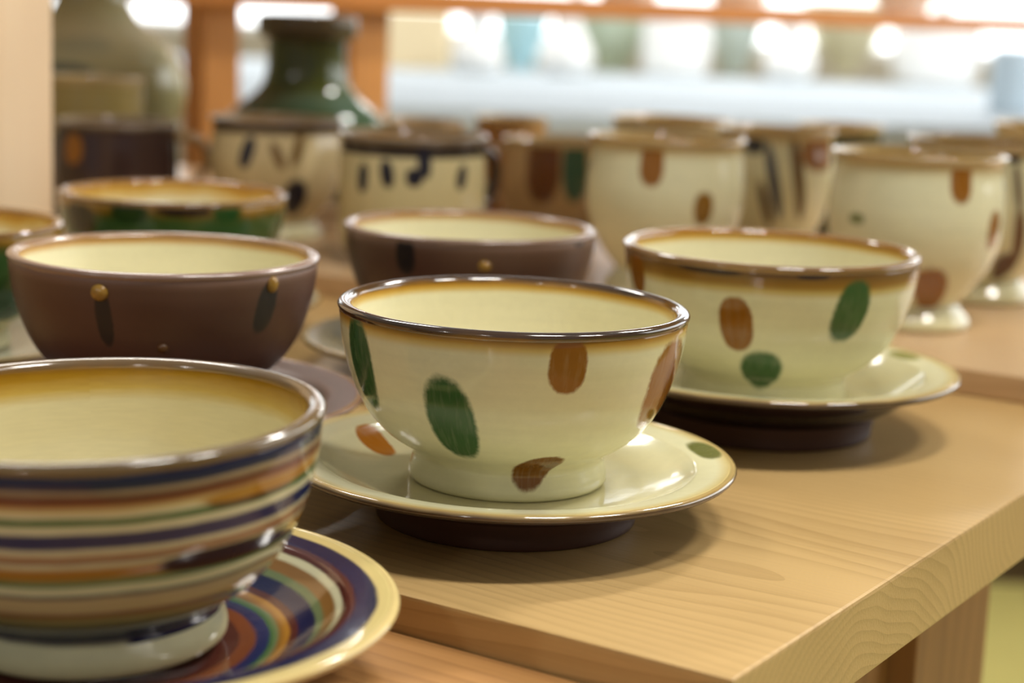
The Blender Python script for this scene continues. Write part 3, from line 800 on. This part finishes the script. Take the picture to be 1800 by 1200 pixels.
lathe('collar', spline(with_v([(top[0] - 0.001, top[1] - 0.012), (top[0] + 0.006, top[1] - 0.008), (top[0] + 0.0075, top[1] + 0.004), (top[0] + 0.005, top[1] + 0.008), (top[0] - 0.003, top[1] + 0.008), (top[0] - 0.005, top[1] - 0.004)], 0.0, 1.05), 4), m_vr, root, 96, 0.004, 0.9)
mug(168, 134, 172, 1.38, 'cyl', [(0, lin((110, 84, 40))), (0.55, lin((112, 86, 42))), (0.62, lin((150, 130, 74))), (1.0, lin((160, 142, 88))), (2, lin((150, 130, 80)))], [],
    'tall olive-brown cup between the dark mug and the large grey-green jar', name='cup', ph=1.9)

# ------------------------------------------------------------------ wooden rack behind
M_ORANGE = wood('orange_wood', lin((186, 116, 42)), lin((146, 84, 24)), pith=(0.1, 0.08, -0.1), freq=90, rough=0.45)
M_ORANGE_V = wood('orange_wood_upright', lin((200, 138, 72)), lin((164, 100, 42)), pith=(0.1, 0.05, -0.1), freq=90, axis=2, rough=0.45)
RD = 1.72
RA = math.radians(52)                                  # heading of the rack's long side, to the right of the view
rdir = Vector((math.sin(RA), math.cos(RA), 0)); rnor = Vector((math.cos(RA), -math.sin(RA), 0))
p0 = at_depth(372, 100, RD)
rack = empty('wooden_rack', (p0.x, p0.y, FLOOR_Z), math.atan2(rdir.y, rdir.x))
tag(rack, 'orange wooden rack with slim posts and a long shelf, behind the green bottle vase', 'rack')
# local x along the shelf, local -y towards the stand
shelf_z = at_depth(1100, 34, 1.0).z
s_hit = plane_hit(1100, 34, p0, rnor)
shelf_bot = s_hit.z
hw = 0.5 * 80 / F_PX * RD
box('post', (-hw * 0.9, -0.02, 0.0), (hw * 0.9, 0.02, shelf_bot - FLOOR_Z + 0.6), M_ORANGE_V, rack, 0.002)
h2 = plane_hit(632, 100, p0, rnor)
x2 = (h2 - p0).dot(rdir)
box('post', (x2 - 0.022, -0.02, 0.0), (x2 + 0.022, 0.02, shelf_bot - FLOOR_Z + 0.6), M_ORANGE_V, rack, 0.002)
x3 = 1.75
box('post', (x3 - 0.03, -0.02, 0.0), (x3 + 0.03, 0.02, shelf_bot - FLOOR_Z + 0.6), M_ORANGE_V, rack, 0.002)
SZ = shelf_bot - FLOOR_Z
box('shelf', (-0.06, -0.045, SZ), (1.80, -0.0205, SZ + 0.021), M_ORANGE, rack, 0.002)
M_WHITE = ceramic('white_porcelain', [(0, lin((236, 236, 230))), (2, lin((236, 236, 230)))], rough=0.08, mott=0.02)
M_SHELFB = wood('orange_shelf_wood', lin((186, 116, 42)), lin((146, 84, 24)), pith=(0.1, 0.3, 0.7), freq=90, rough=0.45)
box('shelf', (-0.06, 0.0205, SZ), (1.80, 0.30, SZ + 0.021), M_SHELFB, rack, 0.002)

def shelf_dish(u, label):
    h_ = plane_hit(u, 5, p0 - rnor * 0.09, rnor)
    R, H = 0.055, 0.06
    pts = [(0.0, 0.001), (R * 0.55, 0.0), (R * 0.6, H * 0.1), (R * 0.85, H * 0.5), (R, H), (R * 0.94, H), (R * 0.7, H * 0.4), (0.0, H * 0.15)]
    o = lathe('dish', spline(with_v(pts, 0, 2), 3), M_WHITE, None, 48, 0.004, u)
    o.location = (h_.x, h_.y, shelf_bot + 0.0215)
    tag(o, label, 'dish', 'white dishes on the orange rack')
for u, near in ((1105, 'above the sage-green bowl'), (1300, 'above the grey tapered bowl'), (1590, 'beyond the wide beige bowl')):
    shelf_dish(u, 'white dish on the orange rack shelf, ' + near)

# ------------------------------------------------------------------ the room
M_FLOOR = plain('floor_olive_mat', lin((190, 178, 104)), 0.6, var=0.1, scale=6)
M_WALL = plain('wall_beige_paint', lin((176, 166, 146)), 0.8, var=0.02)
M_TABLE = plain('white_table_top', lin((176, 186, 194)), 0.75, var=0.02)
M_FRAME = plain('window_frame_white', lin((235, 235, 232)), 0.4, var=0.02)
YF = 5.4
def slab(name, lo, hi, mat):
    return struct(box(name, lo, hi, mat, None, 0.0))
slab('floor', (-4.0, -2.0, FLOOR_Z - 0.1), (2.7, YF + 0.1, FLOOR_Z), M_FLOOR)
# far wall with a wide window
WX0, WX1, WZ0, WZ1 = -2.0, 2.3, 0.06, 1.2
slab('wall_back', (-4.0, YF, FLOOR_Z), (2.7, YF + 0.1, WZ0), M_WALL)
struct(box('wall_back', (-4.0, YF, WZ0), (WX0, YF + 0.1, 2.4), M_WALL, None, 0))
struct(box('wall_back', (WX1, YF, WZ0), (2.7, YF + 0.1, 2.4), M_WALL, None, 0))
struct(box('wall_back', (WX0, YF, WZ1), (WX1, YF + 0.1, 2.4), M_WALL, None, 0))
M_PANE = NT('bright_daylit_pane')
M_PANE.b.inputs['Base Color'].default_value = (0.8, 0.85, 0.9, 1)
M_PANE.b.inputs['Emission Color'].default_value = (0.95, 0.98, 1.0, 1)
M_PANE.b.inputs['Emission Strength'].default_value = 2.3
M_PANE = M_PANE.m
M_PANE2 = M_PANE.copy(); M_PANE2.name = 'side_window_pane'
M_PANE2.node_tree.nodes['Principled BSDF'].inputs['Emission Strength'].default_value = 3.0
w1 = struct(empty('window_1', ((WX0 + WX1) / 2, YF, WZ0)), 'wide bright window behind the white table')
WC = (WX0 + WX1) / 2
for i in range(4):
    a = WX0 - WC + (WX1 - WX0) * i / 4; b = WX0 - WC + (WX1 - WX0) * (i + 1) / 4
    box('pane', (a + 0.02, 0.05, 0.02), (b - 0.02, 0.056, WZ1 - WZ0 - 0.02), M_PANE, w1, 0)
    if i: box('window_frame', (a - 0.02, 0.03, 0.02), (a + 0.02, 0.07, WZ1 - WZ0 - 0.02), M_FRAME, w1, 0.002)
box('window_frame', (WX0 - WC, 0.03, 0.0), (WX1 - WC, 0.07, 0.02), M_FRAME, w1, 0.002)
box('window_frame', (WX0 - WC, 0.03, WZ1 - WZ0 - 0.02), (WX1 - WC, 0.07, WZ1 - WZ0), M_FRAME, w1, 0.002)
# right-hand wall with its window
RXW = 2.6
slab('wall_right', (RXW, -2.0, FLOOR_Z), (RXW + 0.1, YF, 0.25), M_WALL)
struct(box('wall_right', (RXW, -2.0, 0.25), (RXW + 0.1, 0.8, 2.4), M_WALL, None, 0))
struct(box('wall_right', (RXW, 4.8, 0.25), (RXW + 0.1, YF, 2.4), M_WALL, None, 0))
struct(box('wall_right', (RXW, 0.8, 1.65), (RXW + 0.1, 4.8, 2.4), M_WALL, None, 0))
w2 = struct(empty('window_2', (RXW, 2.0, 0.25)), 'side window')
for i in range(5):
    box('pane', (0.05, -1.2 + 0.8 * i + 0.02, 0.02), (0.056, -0.4 + 0.8 * i - 0.02, 1.38), M_PANE2, w2, 0)
for i in range(6):
    box('window_frame', (0.03, -1.2 + 0.8 * i - 0.02, 0.0), (0.07, -1.2 + 0.8 * i + 0.02, 1.4), M_FRAME, w2, 0.002)

slab('wall_left', (-4.1, -2.0, FLOOR_Z), (-4.0, YF + 0.1, 2.4), M_WALL)
# ceiling lamps: long housings with a bright diffuser
M_DIFF = NT('lamp_diffuser')
M_DIFF.b.inputs['Emission Color'].default_value = (1, 0.97, 0.92, 1)
M_DIFF.b.inputs['Emission Strength'].default_value = 4.0
M_DIFF = M_DIFF.m
M_HOUSE = plain('lamp_housing_white', lin((230, 230, 226)), 0.5, var=0.02)
def lamp(x, y, z, L, Wd, power, rz, label):
    e = empty('ceiling_lamp', (x, y, z), rz)
    tag(e, label, 'ceiling lamp')
    box('housing', (-L / 2, -Wd / 2, 0.03), (L / 2, Wd / 2, 0.09), M_HOUSE, e, 0.004)
    box('diffuser', (-L / 2 + 0.01, -Wd / 2 + 0.01, 0.012), (L / 2 - 0.01, Wd / 2 - 0.01, 0.0295), M_DIFF, e, 0.004)
    box('stem', (-0.01, -0.01, 0.091), (0.01, 0.01, 0.35), M_HOUSE, e, 0.002)
    a = area('lamp_light', (x, y, z), (x, y, z - 1), L, Wd, power, (1.0, 0.965, 0.90))
    a.rotation_euler = (0, 0, rz)
    return e
lamp(0.30, 0.42, 1.42, 0.30, 0.12, 9, 0.3, 'ceiling lamp over the near end of the stand')
lamp(0.85, 0.45, 1.42, 0.30, 0.12, 9.5, 0.3, 'ceiling lamp over the right-hand end of the stand')
lamp(0.85, 1.75, 1.42, 0.4, 0.14, 24, 0.3, 'ceiling lamp over the back of the stand, towards the side window')
lamp(-0.60, 1.95, 1.42, 0.5, 0.16, 10, 0.3, 'ceiling lamp over the back of the stand, above the green vase')
lamp(-0.9, -2.0, 1.22, 0.16, 0.12, 8, 0.4, 'small ceiling lamp behind the viewer, nearer the stand')
lamp(-1.9, -1.2, 1.22, 0.16, 0.12, 8, 0.4, 'small ceiling lamp behind the viewer, farther from the stand')
for i, x in enumerate((-1.35, -0.45, 0.45, 1.35)):
    lamp(x, 4.3 + 0.1 * (i % 2), 1.02, 0.24, 0.12, 6, 0.0, 'pendant lamp in the row above the white table')['group'] = 'pendant lamps above the white table'

# ------------------------------------------------------------------ white table beyond, with pots on it
TZ = 0.0
tab = empty('white_table', (0.55, 4.0, FLOOR_Z))
tag(tab, 'long white-topped table in front of the bright window', 'table')
box('table_top', (-1.75, -1.0, TZ - 0.03 - FLOOR_Z), (1.85, 0.85, TZ - FLOOR_Z), M_TABLE, tab, 0.003)
for sx in (-1.65, 1.75):
    for sy in (-0.9, 0.75):
        box('leg', (sx - 0.03, sy - 0.03, 0), (sx + 0.03, sy + 0.03, TZ - 0.0305 - FLOOR_Z), M_FRAME, tab, 0.003)
def far_pot(name, u, vbase, w, hfac, shape, colr, label, cat, group=None):
    c = at_plane(u, vbase, TZ)
    D = w * (c.y / math.cos(PITCH)) / F_PX
    R = D / 2
    H = D * hfac
    if shape == 'bowl':
        pts = [(R * 0.0, 0.001), (R * 0.42, 0.0), (R * 0.45, H * 0.08), (R * 0.55, H * 0.2), (R * 0.8, H * 0.55), (R, H), (R * 0.94, H), (R * 0.7, H * 0.5), (0.0, H * 0.15)]
    elif shape == 'vase':
        pts = [(0.0, 0.001), (R * 0.7, 0.0), (R * 0.98, H * 0.18), (R * 0.9, H * 0.36), (R * 0.5, H * 0.62), (R * 0.55, H * 0.8), (R * 0.8, H), (R * 0.74, H), (R * 0.45, H * 0.75), (0.0, H * 0.5)]
    else:
        pts = [(0.0, 0.001), (R * 0.8, 0.0), (R * 0.95, H * 0.1), (R, H * 0.5), (R * 0.95, H), (R * 0.88, H), (R * 0.9, H * 0.4), (0.0, H * 0.1)]
    m_ = ceramic(name + '_' + label.replace(' ', '_')[:30], [(0, colr), (2, colr)], mott=0.04)
    o = lathe(name, spline(with_v(pts, 0, 2), 3), m_, None, 48, 0.004, u)
    o.location = (c.x, c.y, TZ + 0.0004)
    return tag(o, label, cat, group)
WHT = lin((240, 240, 238))
far_pot('bowl', 915, 122, 92, 0.95, 'bowl', lin((166, 204, 212)), 'teal-blue tapered bowl on the white table', 'bowl', 'pots on the white table')
far_pot('bowl', 1075, 124, 124, 0.80, 'bowl', lin((196, 208, 186)), 'wide sage-green bowl on the white table', 'bowl', 'pots on the white table')
far_pot('bowl', 1288, 130, 96, 1.0, 'bowl', lin((192, 204, 198)), 'grey tapered bowl on the white table beside the beige one', 'bowl', 'pots on the white table')
far_pot('bowl', 1480, 132, 150, 0.78, 'bowl', lin((218, 212, 182)), 'wide beige bowl on the white table', 'bowl', 'pots on the white table')
far_pot('vase', 838, 128, 90, 1.35, 'vase', WHT, 'white waisted vase beside the teal bowl', 'vase', 'white vases on the white table')
far_pot('vase', 992, 132, 96, 1.35, 'vase', WHT, 'white waisted vase between the teal and sage bowls', 'vase', 'white vases on the white table')
far_pot('vase', 1385, 142, 90, 1.35, 'vase', WHT, 'white waisted vase between the grey and beige bowls', 'vase', 'white vases on the white table')
far_pot('bowl', 1185, 132, 120, 0.8, 'cup', WHT, 'white straight-sided bowl between the sage and grey bowls', 'bowl', 'white bowls on the white table')
far_pot('bowl', 1640, 150, 150, 0.75, 'cup', WHT, 'white straight-sided bowl beside the beige bowl', 'bowl', 'white bowls on the white table')
far_pot('vase', 1775, 200, 80, 1.3, 'cup', lin((190, 208, 220)), 'pale blue straight vase at the end of the white table', 'vase')
c = at_plane(712, 118, TZ)
cbx = tag(box('storage_box', (-0.11, -0.07, 0.0004), (0.11, 0.07, 0.14), plain('cream_card', lin((240, 220, 180)), 0.6, var=0.03), None, 0.003), 'cream-coloured box on the white table', 'box')
cbx.location = (c.x, c.y, TZ)
# dark low cabinet beyond the stand, seen past its end
c = at_plane(1850, 1035, FLOOR_Z)
cab = empty('low_cabinet', (c.x + 0.1, c.y + 0.2, FLOOR_Z))
tag(cab, 'dark low cabinet standing on the floor past the end of the stand', 'cabinet')
M_DARKW = wood('dark_cabinet_wood', lin((86, 66, 44)), lin((56, 42, 28)), freq=60)
box('body', (-0.28, -0.2, 0.05), (0.5, 0.2, 0.55), M_DARKW, cab, 0.003)
box('plinth', (-0.26, -0.18, 0.0), (0.48, 0.18, 0.0495), M_DARKW, cab, 0.001)
box('door', (-0.27, -0.212, 0.07), (0.10, -0.2005, 0.53), M_DARKW, cab, 0.002)
